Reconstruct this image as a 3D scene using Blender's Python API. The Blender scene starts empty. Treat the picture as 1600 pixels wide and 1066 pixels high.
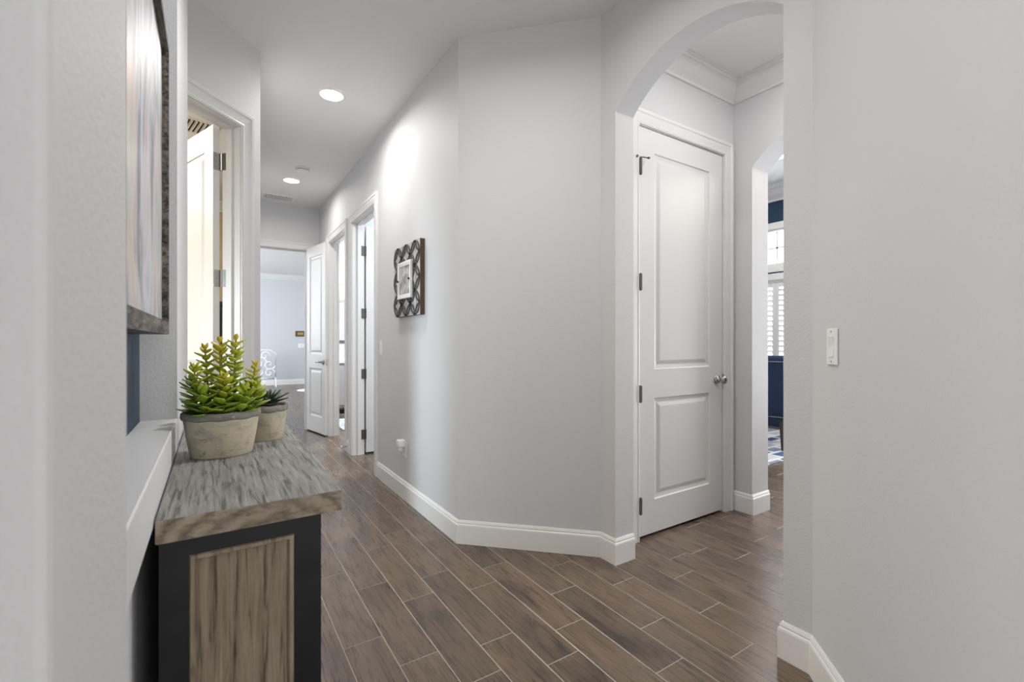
import bpy, bmesh, math, random
from mathutils import Vector, Matrix
R = math.radians
random.seed(4)
S = bpy.context.scene
COL = S.collection

# ------------------------------------------------------------------ camera
cam_d = bpy.data.cameras.new('camera'); cam = bpy.data.objects.new('camera', cam_d); COL.objects.link(cam)
cam.location = (0, 0, 1.18); cam.rotation_euler = (R(90), 0, R(-33))
cam_d.sensor_width = 36; cam_d.lens = 16.2; cam_d.clip_start = 0.02
cam_d.dof.use_dof = True; cam_d.dof.focus_distance = 2.3; cam_d.dof.aperture_fstop = 5.0
S.camera = cam

# ------------------------------------------------------------------ world, lights, exposure
W = bpy.data.worlds.new('world'); S.world = W; W.use_nodes = True
bg = W.node_tree.nodes['Background']; bg.inputs[0].default_value = (0.93, 0.96, 1.0, 1); bg.inputs[1].default_value = 5.5
S.view_settings.view_transform = 'Standard'; S.view_settings.look = 'None'
S.view_settings.exposure = 0.53; S.view_settings.gamma = 1; S.view_settings.use_curve_mapping = False

def area(name, loc, target, sx, sy, power, color=(1, 1, 1), spread=180):
    l = bpy.data.lights.new(name, 'AREA'); l.shape = 'RECTANGLE'; l.size = sx; l.size_y = sy
    l.energy = power; l.color = color; l.spread = R(spread)
    o = bpy.data.objects.new(name, l); COL.objects.link(o); o.location = loc
    d = Vector(target) - Vector(loc); o.rotation_euler = d.to_track_quat('-Z', 'Y').to_euler()
    return o
area('foyer_rear_fill', (-1.2, -2.9, 1.5), (1.1, 2.8, 1.0), 1.2, 2.2, 17, (1.0, 0.985, 0.95))  # unseen fill from behind the camera; the foyer wall has no window
area('foyer_side_fill', (-2.8, -0.55, 0.75), (1.4, 0.3, 0.6), 0.9, 1.2, 44, (0.96, 0.98, 1.0))  # added fill from the left, brightens the near right wall and arch
area('foyer_low_fill', (0.45, -2.7, 0.6), (1.0, 2.0, 0.35), 1.0, 1.1, 9, (1.0, 0.985, 0.96), 120)  # added low fill for the lower walls; no door stands there
area('ceiling_bounce_fill', (0.35, -0.55, 1.9), (0.55, 0.6, 2.96), 0.5, 0.5, 3.51, (1, 0.99, 0.97))  # added uplight behind the camera, brightens the ceiling
area('dining_low_fill', (6.3, 1.0, 0.7), (1.9, 1.35, 2.5), 1.0, 1.0, 22, (0.93, 0.96, 1.0), 120)  # added fill, set low and tilted up to lighten the arch soffits
area('dining_room_light', (5.0, 1.0, 3.2), (5.0, 2.2, 0), 1.5, 1.5, 50, (1, 0.91, 0.82))
area('vestibule_ceiling_light', (2.5, 1.05, 2.9), (2.5, 1.2, 0), 0.5, 0.5, 6.3, (1, 0.98, 0.955))
area('bedroom_window_light', (-2.2, 10.4, 1.9), (2, 11.8, 1.2), 2.6, 2.0, 127.5, (0.84, 0.92, 1.0))
area('bathroom_light', (2.2, 6.9, 2.85), (2.0, 7.2, 0), 0.8, 0.8, 70, (1, 0.98, 0.95))
area('study_light', (3.0, 3.9, 2.6), (1.6, 4.6, 1.0), 1.2, 1.2, 62, (0.9, 0.95, 1.0))
area('guest_room_light', (-1.6, 4.6, 2.85), (-0.7, 4.6, 0), 1.0, 1.0, 72, (1.0, 0.94, 0.82))
area('guest_window_light', (-2.75, 3.02, 1.15), (1.2, 2.85, 0.75), 0.7, 1.2, 6.525, (0.80, 0.92, 1.0), 60)

# ------------------------------------------------------------------ material helpers
def mat(name, rgb=(.8, .8, .8), rough=.5, metal=0.0, spec=.5):
    m = bpy.data.materials.new(name); m.use_nodes = True
    b = m.node_tree.nodes['Principled BSDF']
    b.inputs['Base Color'].default_value = (*rgb, 1); b.inputs['Roughness'].default_value = rough
    b.inputs['Metallic'].default_value = metal; b.inputs['Specular IOR Level'].default_value = spec
    return m
def N(m, t, **kw):
    n = m.node_tree.nodes.new(t)
    for k, v in kw.items(): setattr(n, k, v)
    return n
def L(m, a, b): m.node_tree.links.new(a, b)
def bsdf(m): return m.node_tree.nodes['Principled BSDF']
def coords(m, scale=(1, 1, 1), kind='Object'):
    tc = N(m, 'ShaderNodeTexCoord'); mp = N(m, 'ShaderNodeMapping'); mp.inputs['Scale'].default_value = scale
    L(m, tc.outputs[kind], mp.inputs[0]); return mp.outputs[0]
def noise(m, vec, scale, detail=2, rough=.5, dist=0):
    n = N(m, 'ShaderNodeTexNoise'); n.inputs['Scale'].default_value = scale; n.inputs['Detail'].default_value = detail
    n.inputs['Roughness'].default_value = rough; n.inputs['Distortion'].default_value = dist
    if vec is not None: L(m, vec, n.inputs['Vector'])
    return n
def ramp(m, fac, stops):
    r = N(m, 'ShaderNodeValToRGB'); e = r.color_ramp.elements
    while len(e) < len(stops): e.new(.5)
    for i, (p, c) in enumerate(stops): e[i].position = p; e[i].color = (*c, 1)
    L(m, fac, r.inputs[0]); return r
def bump(m, h, strength, dist):
    b = N(m, 'ShaderNodeBump'); b.inputs['Strength'].default_value = strength; b.inputs['Distance'].default_value = dist
    L(m, h, b.inputs['Height']); L(m, b.outputs[0], bsdf(m).inputs['Normal'])
def mix(m, fac, a, b, blend='MIX'):
    n = N(m, 'ShaderNodeMix', data_type='RGBA', blend_type=blend)
    if isinstance(fac, (int, float)): n.inputs[0].default_value = fac
    else: L(m, fac, n.inputs[0])
    for i, v in ((6, a), (7, b)):
        if isinstance(v, tuple): n.inputs[i].default_value = (*v, 1)
        else: L(m, v, n.inputs[i])
    return n.outputs[2]
def textured_paint(name, rgb, rough, scale, strength, dist):
    m = mat(name, rgb, rough, spec=.35); n = noise(m, coords(m), scale, 3, .55, .3)
    bump(m, n.outputs[0], strength, dist); return m

M_wall = textured_paint('grey_wall_paint', (.66, .66, .668), .6, 130, .5, .0022)
M_ceil = textured_paint('ceiling_paint', (.80, .80, .80), .8, 60, .5, .004)
M_trim = mat('white_trim_paint', (.74, .735, .725), .4)
M_base = mat('lightened_trim_paint', (.84, .83, .815), .35)  # trim paint made paler to stand in for missing light near the floor
M_navy = textured_paint('navy_wall_paint', (.018, .045, .085), .5, 95, .4, .003)
M_tan = textured_paint('tan_wall_paint', (.55, .42, .21), .6, 95, .4, .003)
M_bedwall = textured_paint('bedroom_wall_paint', (.60, .62, .64), .55, 95, .3, .003)
M_steel = mat('satin_nickel', (.46, .45, .44), .25, 1)
M_hinge = mat('hinge_nickel', (.16, .155, .15), .45, 1)
M_plastic = mat('white_plastic', (.85, .85, .84), .3)
M_black = mat('black_metal', (.012, .012, .013), .45, .0)
M_chrome = mat('mirror_silver', (.9, .9, .9), .03, 1)
M_porc = mat('white_porcelain', (.85, .85, .85), .12)
M_dark = mat('dark_wood', (.018, .014, .012), .5)
M_gap = mat('shadow_gap', (.03, .03, .03), .8)
M_lens = mat('lamp_lens', (1, 1, 1)); bsdf(M_lens).inputs['Emission Color'].default_value = (1, .98, .95, 1); bsdf(M_lens).inputs['Emission Strength'].default_value = 8.5

# ------------------------------------------------------------------ mesh helpers
def link(name, me, parent=None, m=None):
    o = bpy.data.objects.new(name, me); COL.objects.link(o)
    if parent: o.parent = parent
    if m is not None:
        for x in (m if isinstance(m, (list, tuple)) else [m]): me.materials.append(x)
    return o
def obj(name, bm, m=None, parent=None, smooth=False, normals=True):
    if normals: bmesh.ops.recalc_face_normals(bm, faces=bm.faces[:])
    me = bpy.data.meshes.new(name); bm.to_mesh(me); bm.free()
    if smooth:
        for p in me.polygons: p.use_smooth = True
    return link(name, me, parent, m)
def empty(name, label, cat, loc=(0, 0, 0), rz=0, group=None):
    o = bpy.data.objects.new(name, None); COL.objects.link(o); o.empty_display_size = .05
    o.location = loc; o.rotation_euler = (0, 0, rz); tag(o, label, cat, group); return o
def tag(o, label, cat, group=None):
    o['label'] = label; o['category'] = cat
    if group: o['group'] = group
    return o
def struct(o, label=None, cat=None):
    o['kind'] = 'structure'
    if label: o['label'] = label
    if cat: o['category'] = cat
    return o
def box(bm, lo, hi, mi=0, M=None, bev=0, seg=2):
    x0, y0, z0 = lo; x1, y1, z1 = hi
    vs = [bm.verts.new(p) for p in ((x0,y0,z0),(x1,y0,z0),(x1,y1,z0),(x0,y1,z0),(x0,y0,z1),(x1,y0,z1),(x1,y1,z1),(x0,y1,z1))]
    if M is not None:
        for v in vs: v.co = M @ v.co
    fs = [bm.faces.new([vs[i] for i in f]) for f in ((0,3,2,1),(4,5,6,7),(0,1,5,4),(1,2,6,5),(2,3,7,6),(3,0,4,7))]
    for f in fs: f.material_index = mi
    if bev:
        es = {e for f in fs for e in f.edges}
        bmesh.ops.bevel(bm, geom=list(es), offset=bev, segments=seg, profile=.5, affect='EDGES')
    return vs
def lathe(bm, prof, n=24, M=None, mi=0, sx=1, sy=1, cap=True):
    rings = []
    for r, z in prof:
        ring = []
        for k in range(n):
            a = 2*math.pi*k/n; p = Vector((r*sx*math.cos(a), r*sy*math.sin(a), z))
            ring.append(bm.verts.new(M @ p if M is not None else p))
        rings.append(ring)
    for a, b in zip(rings, rings[1:]):
        for k in range(n):
            f = bm.faces.new((a[k], a[(k+1) % n], b[(k+1) % n], b[k])); f.material_index = mi
    if cap:
        bm.faces.new(rings[0][::-1]).material_index = mi; bm.faces.new(rings[-1]).material_index = mi
def tube(bm, pts, r, n=8, mi=0, r1=None):
    pts = [Vector(p) for p in pts]; rings = []; up = Vector((0, 0, 1))
    for i, p in enumerate(pts):
        t = (pts[min(i+1, len(pts)-1)] - pts[max(i-1, 0)]).normalized()
        a = t.cross(up) if abs(t.dot(up)) < .95 else t.cross(Vector((1, 0, 0)))
        a.normalize(); b = a.cross(t)
        rr = r if r1 is None else r + (r1-r)*i/(len(pts)-1)
        rings.append([bm.verts.new(p + rr*(math.cos(2*math.pi*k/n)*a + math.sin(2*math.pi*k/n)*b)) for k in range(n)])
    for a, b in zip(rings, rings[1:]):
        for k in range(n): bm.faces.new((a[k], a[(k+1) % n], b[(k+1) % n], b[k])).material_index = mi
    bm.faces.new(rings[0][::-1]).material_index = mi; bm.faces.new(rings[-1]).material_index = mi
def sweep(bm, path, prof, fn, mi=0):
    """mitred sweep: path in a 2D plane, profile of (offset to the left of the path, height); fn maps (a, b, h) to xyz"""
    P = [Vector(p) for p in path]; rings = []
    for i, p in enumerate(P):
        ds = []
        if i > 0: ds.append((P[i]-P[i-1]).normalized())
        if i < len(P)-1: ds.append((P[i+1]-P[i]).normalized())
        ns = [Vector((-d.y, d.x)) for d in ds]
        if len(ns) == 2:
            s = ns[0]+ns[1]; m = s * (2/s.length_squared)
        else: m = ns[0]
        rings.append([bm.verts.new(fn(p.x+m.x*o, p.y+m.y*o, h)) for o, h in prof])
    n = len(prof)
    for a, b in zip(rings, rings[1:]):
        for k in range(n): bm.faces.new((a[k], a[(k+1) % n], b[(k+1) % n], b[k])).material_index = mi
    bm.faces.new(rings[0]).material_index = mi; bm.faces.new(rings[-1][::-1]).material_index = mi
def wall(name, p0, p1, thick, zt, ops=(), m=None, z0=0.0, ext=0.0):
    """slab from p0 to p1; the face on the line is the visible one and the slab grows to the right of p0->p1.
    ops: (u0, u1, zlo, zhi, rise) openings, rise > 0 makes a segmental arch above zhi"""
    m = m or M_wall
    p0 = Vector(p0); p1 = Vector(p1); d = (p1-p0); Ln = d.length; d.normalize(); nr = Vector((d.y, -d.x))
    us = {0.0, Ln}; zs = {z0, zt}
    for (a, b, c, e, r) in ops:
        us |= {a, b}; zs |= {c, e}
        if r:
            zs.add(e + r + .03)
            for k in range(1, 32): us.add(a + (b-a)*k/32)
    us = sorted(us); zs = sorted(zs); quads = []
    def arc(op, u):
        a, b, c, e, r = op; a = a - ext; h = (b-a)/2; Rr = (h*h+r*r)/(2*r); x = u-(a+b)/2
        return e + math.sqrt(max(Rr*Rr-x*x, 0)) - (Rr-r)
    for i in range(len(us)-1):
        for j in range(len(zs)-1):
            ua, ub, za, zb = us[i], us[i+1], zs[j], zs[j+1]; cu = (ua+ub)/2; cz = (za+zb)/2
            lo = (za, za); skip = False
            for op in ops:
                a, b, c, e, r = op
                if a < cu < b:
                    if c < cz < e: skip = True
                    elif r and e < cz < e+r+.03: lo = (arc(op, ua), arc(op, ub))
            if not skip: quads.append(((ua, lo[0]), (ub, lo[1]), (ub, zb), (ua, zb)))
    bm = bmesh.new(); F = {}; B = {}
    def g(D, q, off):
        k = (round(q[0], 5), round(q[1], 5))
        if k not in D:
            p = p0 + d*q[0] + nr*off; D[k] = bm.verts.new((p.x, p.y, q[1]))
        return D[k]
    cnt = {}
    for q in quads:
        ks = [(round(v[0], 5), round(v[1], 5)) for v in q]
        for i in range(4):
            if ks[i] != ks[(i+1) % 4]: cnt.setdefault(frozenset((ks[i], ks[(i+1) % 4])), []).append((q[i], q[(i+1) % 4]))
        bm.faces.new([g(F, v, 0) for v in q]); bm.faces.new([g(B, v, thick) for v in reversed(q)])
    for e in cnt.values():
        if len(e) == 1:
            a, b = e[0]; bm.faces.new((g(F, b, 0), g(F, a, 0), g(B, a, thick), g(B, b, thick)))
    return struct(obj(name, bm, m))
BASE = [(0, 0), (.015, 0), (.015, .105), (.013, .112), (.009, .116), (.0105, .122), (.007, .130), (.004, .135), (0, .135)]
CROWN = [(0, -.125), (.012, -.125), (.014, -.108), (.024, -.098), (.045, -.078), (.066, -.042), (.078, -.032), (.090, -.030), (.092, -.014), (.1, -.012), (.1, 0), (0, 0)]
CASE = [(0, 0), (0, .010), (.010, .014), (.018, .011), (.045, .014), (.062, .015), (.068, .020), (.085, .021), (.090, .016), (.090, 0)]
def baseboard(name, path, prof=BASE):
    bm = bmesh.new(); sweep(bm, path, prof, lambda a, b, h: (a, b, h)); return struct(obj(name, bm, M_base))
def crown(name, path, z, prof=CROWN):
    bm = bmesh.new(); sweep(bm, path, prof, lambda a, b, h: (a, b, z+h)); return struct(obj(name, bm, M_trim))
def casing(name, p0, U, Nn, u0, u1, top, depth, zbot=0.0, stop=.05):
    """door or window surround: moulded casing on the face, jamb lining and stop inside the wall"""
    p0 = Vector((*p0, 0)); U = Vector((*U, 0)).normalized(); Nn = Vector((*Nn, 0)).normalized()
    bm = bmesh.new()
    fn = lambda a, b, h: p0 + U*a + Vector((0, 0, b)) + Nn*h
    path = [(u0, zbot), (u0, top), (u1, top), (u1, zbot)]
    sweep(bm, path, CASE, fn)
    sweep(bm, path, [(-.004, .0), (0, .0), (0, -depth), (-.004, -depth)], fn)
    if stop: sweep(bm, path, [(-.016, -stop), (-.004, -stop), (-.004, -stop-.035), (-.016, -stop-.035)], fn)
    return struct(obj(name, bm, M_trim))
def leaf(name, w, h, t, panels, parent=None, m=None):
    """panelled door leaf: x from the hinge edge, y through the thickness, z up"""
    bm = bmesh.new(); us = sorted({0, w} | {p[0] for p in panels} | {p[1] for p in panels}); zs = sorted({0, h} | {p[2] for p in panels} | {p[3] for p in panels})
    RG = [(0, 0), (.006, .007), (.022, .010), (.030, .010), (.050, .003), (.056, .002)]
    for y, s in ((0, 1), (t, -1)):
        for i in range(len(us)-1):
            for j in range(len(zs)-1):
                a, b, c, d = us[i], us[i+1], zs[j], zs[j+1]
                if (a, b, c, d) in panels:
                    prev = None
                    for ins, dp in RG:
                        vs = [bm.verts.new((x, y+s*dp, z)) for x, z in ((a+ins, c+ins), (b-ins, c+ins), (b-ins, d-ins), (a+ins, d-ins))]
                        if prev:
                            for k in range(4): bm.faces.new((prev[k], prev[(k+1) % 4], vs[(k+1) % 4], vs[k]))
                        prev = vs
                    bm.faces.new(prev)
                else: bm.faces.new([bm.verts.new((x, y, z)) for x, z in ((a, c), (b, c), (b, d), (a, d))])
    for (x0, z0, x1, z1) in ((0, 0, w, 0), (w, 0, w, h), (w, h, 0, h), (0, h, 0, 0)):
        bm.faces.new([bm.verts.new(p) for p in ((x0, 0, z0), (x1, 0, z1), (x1, t, z1), (x0, t, z0))])
    bmesh.ops.remove_doubles(bm, verts=bm.verts[:], dist=.0002)
    return obj(name, bm, m or M_trim, parent)

# ------------------------------------------------------------------ main dimensions (metres; X right across the hall, Y along it)
CZ = 2.96
XR = 1.205                       # hall wall on the right
XA, XA2 = 1.785, 1.92            # arch wall
AY0, AY1 = .89, 1.745            # arch jambs
XB, XB2 = 3.07, 3.27             # inner arch wall
YC = 1.872                       # closet wall
YE = 6.63                        # end wall
XL = -.0956                      # niche wall
DH = 2.395                       # hall door heads

# ------------------------------------------------------------------ floor: wood-look tile planks with light grout
def build_floor():
    PW, PL, G = .15, .606, .0035
    offs = {2: .012, 3: .413, 4: .198, 5: .353, 6: .124, 7: .268, 8: .488, 9: .086, 10: .39, 11: .022, 12: .268}
    bm = bmesh.new(); uvl = bm.loops.layers.uv.new('UVMap'); cl = bm.loops.layers.float_color.new('tone')
    rnd = random.Random(7)
    lo = (-3.0, -4.5); hi = (6.6, 14.0)
    z = -.0012
    f = bm.faces.new([bm.verts.new(p) for p in ((lo[0], lo[1], z), (hi[0], lo[1], z), (hi[0], hi[1], z), (lo[0], hi[1], z))]); f.material_index = 1
    k0 = int((lo[0]-.12)/PW)-1
    for k in range(k0, int((hi[0]-.12)/PW)+1):
        x0 = .12 + PW*k; x1 = x0 + PW
        if x0 < lo[0] or x1 > hi[0]: continue
        off = offs.get(k, rnd.choice([.01, .2, .4, .1, .3, .5]) + rnd.uniform(-.02, .02))
        y = off + PL*math.floor((lo[1]-off)/PL) + PL
        while y + PL < hi[1]:
            xa, xb, ya, yb = x0+G/2, x1-G/2, y+G/2, y+PL-G/2; b = .0012
            ring0 = [bm.verts.new(p) for p in ((xa, ya, z), (xb, ya, z), (xb, yb, z), (xa, yb, z))]
            ring1 = [bm.verts.new(p) for p in ((xa+b, ya+b, 0), (xb-b, ya+b, 0), (xb-b, yb-b, 0), (xa+b, yb-b, 0))]
            fs = [bm.faces.new(ring1)] + [bm.faces.new((ring0[i], ring0[(i+1) % 4], ring1[(i+1) % 4], ring1[i])) for i in range(4)]
            t = rnd.random(); ox, oy = rnd.uniform(0, 50), rnd.uniform(0, 50); t2 = rnd.random()
            for ff in fs:
                for lp in ff.loops:
                    lp[uvl].uv = (lp.vert.co.x - x0 + ox, lp.vert.co.y - y + oy); lp[cl] = (t, t2, 0, 1)
            y += PL
    m = mat('wood_look_tile', rough=.3)
    uv = N(m, 'ShaderNodeUVMap'); uv.uv_map = 'UVMap'
    def mp(s):
        q = N(m, 'ShaderNodeMapping'); q.inputs['Scale'].default_value = s; L(m, uv.outputs[0], q.inputs[0]); return q.outputs[0]
    big = noise(m, mp((6, 1.6, 1)), 1.6, 3, .55, 1.2)
    grain = noise(m, mp((60, 3.5, 1)), 1.5, 5, .6, .5)
    wv = N(m, 'ShaderNodeTexWave', wave_type='RINGS', rings_direction='Z'); L(m, mp((7, 1.1, 1)), wv.inputs[0])
    wv.inputs['Scale'].default_value = 1.6; wv.inputs['Distortion'].default_value = 5; wv.inputs['Detail'].default_value = 3; wv.inputs['Detail Scale'].default_value = 1.4
    c1 = ramp(m, big.outputs[0], [(.27, (.066, .053, .043)), (.44, (.132, .096, .069)), (.72, (.180, .131, .096))]).outputs[0]
    gr = ramp(m, grain.outputs[0], [(.33, (.70, .70, .70)), (.50, (1.0, 1.0, 1.0)), (.8, (1.12, 1.11, 1.09))]).outputs[0]
    c2 = mix(m, 1.0, c1, gr, 'MULTIPLY')
    wr = ramp(m, wv.outputs[0], [(0, (.86, .86, .86)), (.6, (1.03, 1.03, 1.03))]).outputs[0]
    c3 = mix(m, .7, c2, wr, 'MULTIPLY')
    at = N(m, 'ShaderNodeAttribute'); at.attribute_name = 'tone'
    sp = N(m, 'ShaderNodeSeparateColor'); L(m, at.outputs['Color'], sp.inputs[0])
    tr = ramp(m, sp.outputs[0], [(0, (.80, .81, .82)), (.5, (1, 1, 1)), (1, (1.16, 1.13, 1.08))]).outputs[0]
    c4 = mix(m, 1.0, c3, tr, 'MULTIPLY'); L(m, c4, bsdf(m).inputs['Base Color'])
    rr = N(m, 'ShaderNodeMapRange'); L(m, grain.outputs[0], rr.inputs[0]); rr.inputs[3].default_value = .23; rr.inputs[4].default_value = .33
    L(m, rr.outputs[0], bsdf(m).inputs['Roughness']); bump(m, grain.outputs[0], .06, .0015)
    g = mat('pale_grout', (.42, .38, .34), .8)
    struct(obj('floor', bm, [m, g]))
build_floor()

# ------------------------------------------------------------------ ceilings
def slab(name, lo, hi, m=M_ceil):
    bm = bmesh.new(); box(bm, lo, hi); return struct(obj(name, bm, m))
slab('ceiling', (-3.0, -3.2, CZ), (XB2-.1, 14.0, CZ+.1))
slab('ceiling_dining', (XB2-.1, -2.0, 3.30), (6.62, 4.7, 3.4))

# ------------------------------------------------------------------ walls
wall('wall_hall_right', (XR, 2.433), (XR, YE), .12, CZ, [(4.08-2.433, 4.87-2.433, 0, DH, 0), (5.16-2.433, 6.0-2.433, 0, DH, 0)])
wall('wall_corner_diagonal', (XA, 3.638-XA), (XR, 2.433), .12, CZ)
wall('wall_arch', (XA, .79), (XA, 3.638-XA), XA2-XA, CZ, [(AY0-.79, AY1-.79, 0, 2.395, .20)], ext=.04)
wall('wall_near_right', (1.0, .005), (XA, XA-.995), .14, CZ)
wall('wall_foyer_right', (1.0, -1.6), (1.0, .005), .14, CZ)
wall('wall_closet', (XB, YC), (XA2, YC), .13, CZ, [(XB-2.957, XB-2.103, 0, 2.462, 0)])
wall('wall_inner_arch', (XB, .60), (XB, YC), XB2-XB, 3.4, [(.89-.60, 1.735-.60, 0, 2.36, .19)])
wall('wall_vestibule_near', (XA2, .73), (XB, .73), .12, CZ)
wall('wall_hall_end', (.246, YE), (1.32, YE), -.12, CZ, [(.43-.246, 1.05-.246, 0, DH-.01, 0)])
wall('wall_hall_left', (.246, YE), (.246, 3.226), .12, CZ)
LD0 = Vector((.246, 3.226)); LDd = Vector((-1, -1)).normalized()
wall('wall_door_left', tuple(LD0), (-.52, 2.46), .12, CZ, [(.1556, .8656, 0, 2.43, 0)])
NY0, NY1, NYE = .60, 1.824, 2.55
SILL = .932
wall('wall_niche', (XL, NYE), (XL, .585), .0944, CZ, [(NYE-NY1, NYE-NY0, 0, 2.62, 0)])
bm = bmesh.new(); box(bm, (-.36, .585, 0), (-.19, NYE, CZ)); struct(obj('wall_niche_back', bm, M_navy))
bm = bmesh.new(); box(bm, (-.1898, NY0+.001, 0), (-.128, NY1-.001, .8235)); struct(obj('wall_niche_lower', bm, M_wall))
bm = bmesh.new(); box(bm, (-3.0, .327, 0), (-.07, .583, CZ), bev=.006); box(bm, (-3.0, .12, 0), (-.0905, .3265, CZ)); struct(obj('wall_near_left_with_shade_block', bm, M_wall))  # second box is an unseen block added to shade the pillar's near face
bm = bmesh.new(); box(bm, (-.1899, NY0+.001, .824), (XL+.001, NY1-.001, SILL), bev=.003); struct(obj('trim_1', bm, mat('sill_paint', (.70, .70, .71), .4)))
# dining room
wall('wall_dining_far', (6.5, -1.9), (6.5, 4.6), .12, 3.4, [(2.55+1.9, 4.15+1.9, .75, 2.02, 0), (2.55+1.9, 4.15+1.9, 2.22, 2.72, 0), (0.2+1.9, 1.9+1.9, .75, 2.72, 0)], M_navy)
wall('wall_dining_left', (6.5, 4.6), (XB2, 4.6), .12, 3.4, (), M_navy)
wall('wall_dining_back', (XB2, 4.6), (XB2, YC), .12, 3.4, ())
wall('wall_dining_right', (XB2, -1.9), (6.62, -1.9), .12, 3.4, (), M_navy)
wall('wall_dining_near', (XB2, .60), (XB2, -1.9), .12, 3.4, ())
wall('wall_foyer_back', (1.0, -3.0), (-2.9, -3.0), -.12, CZ, ())
wall('wall_foyer_left', (-2.9, -3.0), (-2.9, .327), -.1, CZ, ())
wall('wall_foyer_side', (1.0, -3.0), (1.0, -1.6), .14, CZ, ())
# bedroom, bathroom, study, guest room
wall('wall_bedroom_far', (-2.9, 13.8), (3.4, 13.8), -.1, CZ, (), M_bedwall)
wall('wall_bedroom_right', (1.33, 8.45), (1.33, 6.75), -.001-.1, CZ, (), M_bedwall)
wall('wall_bath_back', (1.44, 8.3), (3.3, 8.3), -.12, CZ, (), M_bedwall)
wall('wall_bath_side', (3.3, 8.3), (3.3, 5.09), -.1, CZ, (), M_bedwall)
wall('wall_bath_near', (XR+.121, 5.09), (3.3, 5.09), .10, CZ, (), M_bedwall)
wall('wall_study_far', (4.0, 2.6), (4.0, 4.99), .1, CZ, (), M_bedwall)
wall('wall_guest_far', (-2.9, 7.0), (.12, 7.0), -.1, CZ, (), M_tan)
wall('wall_guest_left', (-2.9, 2.6), (-2.9, 7.0), -.1, CZ, (), M_tan)
wall('wall_bedroom_left', (-2.9, 7.1), (-2.9, 13.8), -.1, CZ, [(1.9, 4.9, .8, 2.3, 0)], M_bedwall)
wall('wall_bedroom_side', (3.4, 13.8), (3.4, 8.42), .1, CZ, (), M_bedwall)
wall('wall_study_near', (XR+.12, 2.6), (4.1, 2.6), .1, CZ, (), M_bedwall)
wall('wall_guest_near', (-2.9, 2.46), (-.37, 2.46), .1, CZ, (), M_tan)

# ------------------------------------------------------------------ baseboards, casings and crowns
baseboard('baseboard_hall_right', [(XA2, AY1), (XA, AY1), (XA, 3.638-XA), (XR, 2.433), (XR, 3.988)][::-1][::-1])
baseboard('baseboard_hall_between', [(XR, 4.962), (XR, 5.068)])
baseboard('baseboard_hall_corner', [(XR, 6.092), (XR, YE)])
baseboard('baseboard_near_right', [(1.0, -1.6), (1.0, .005), (XA, XA-.995), (XA, AY0), (XA2, AY0)])
baseboard('baseboard_inner_arch', [(XB2, 1.735), (XB, 1.735), (XB, YC)])
baseboard('baseboard_bedroom', [(2.30, 13.8), (-2.9, 13.8)])
baseboard('baseboard_left', [(XL, NYE), (XL, NY1)])
baseboard('baseboard_bath', [(3.3, 8.3), (1.44, 8.3)])
casing('trim_2', (XB, YC), (-1, 0), (0, -1), XB-2.957, XB-2.103, 2.462, .13, stop=.045)
casing('trim_3', (XR, 0), (0, -1), (-1, 0), -4.87, -4.08, DH, .12)
casing('trim_4', (XR, 0), (0, -1), (-1, 0), -6.0, -5.16, DH, .12)
casing('trim_5', (0, YE), (1, 0), (0, -1), .43, 1.05, DH-.01, .12)
casing('trim_6', tuple(LD0), (-1, -1), (1, -1), .1556, .8656, 2.43, .12)
casing('trim_7', (0, 13.8), (1, 0), (0, -1), 2.42, 3.3, 2.35, .05, stop=0)
crown('trim_8', [(XB, .73), (XB, YC), (XA2, YC)], CZ)
crown('trim_9', [(3.4, 13.8), (-2.9, 13.8)], CZ)
crown('trim_10', [(6.5, -1.9), (6.5, 4.6), (XB2, 4.6)], 3.30, [(a*1.6, b*1.6) for a, b in CROWN])
crown('trim_11', [(.12, 7.0), (-2.9, 7.0)], CZ)

# ------------------------------------------------------------------ doors
def hinge_on(parent, x, y, z, flip=1, h=.09):
    """barrel hinge with two leaves at the hinge edge"""
    bm = bmesh.new()
    lathe(bm, [(.0088, -h/2), (.0088, h/2)], 10, Matrix.Translation((x, y, z)))
    for k in (-.5, .5): lathe(bm, [(.0045, -.006), (.0075, -.003), (.0075, .003), (.0045, .006)], 10, Matrix.Translation((x, y, z+k*h)))
    return obj('hinge', bm, M_hinge, parent)
def knob_set(parent, x, z, t, both=True):
    bm = bmesh.new()
    for s, y in ((-1, 0), (1, t)) if both else ((-1, 0),):
        M = Matrix.Translation((x, y, z)) @ Matrix.Rotation(R(90*s*1), 4, 'X')
        if s == -1: M = Matrix.Translation((x, y, z)) @ Matrix.Rotation(R(90), 4, 'X')
        else: M = Matrix.Translation((x, y, z)) @ Matrix.Rotation(R(-90), 4, 'X')
        lathe(bm, [(.033, 0), (.033, .005), (.028, .010), (.014, .013), (.011, .030), (.016, .038), (.025, .044), (.028, .054), (.025, .064), (.015, .069), (.004, .070)], 20, M)
    return obj('knob', bm, M_steel, parent, True)
def lever_set(parent, x, z, t, dirx):
    bm = bmesh.new()
    for s, y in ((1, 0), (-1, t)):
        M = Matrix.Translation((x, y, z)) @ Matrix.Rotation(R(90*s), 4, 'X')
        lathe(bm, [(.032, 0), (.032, .006), (.026, .011), (.012, .013), (.011, .045)], 20, M)
        yy = y - s*.05
        tube(bm, [(x, yy, z), (x+dirx*.04, yy-s*.002, z+.003), (x+dirx*.08, yy, z+.002), (x+dirx*.115, yy+s*.004, z-.004)], .0095, 10)
    return obj('lever_handle', bm, M_steel, parent, True)
def door(name, label, w, h, panels, loc, rz, t=.035):
    o = leaf(name, w, h, t, panels); o.location = loc; o.rotation_euler = (0, 0, rz); struct(o, label, 'door'); return o
def two_panels(w, h, st=.14): return [(st, w-st, .20, .815), (st, w-st, .99, h-.135)]
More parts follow.
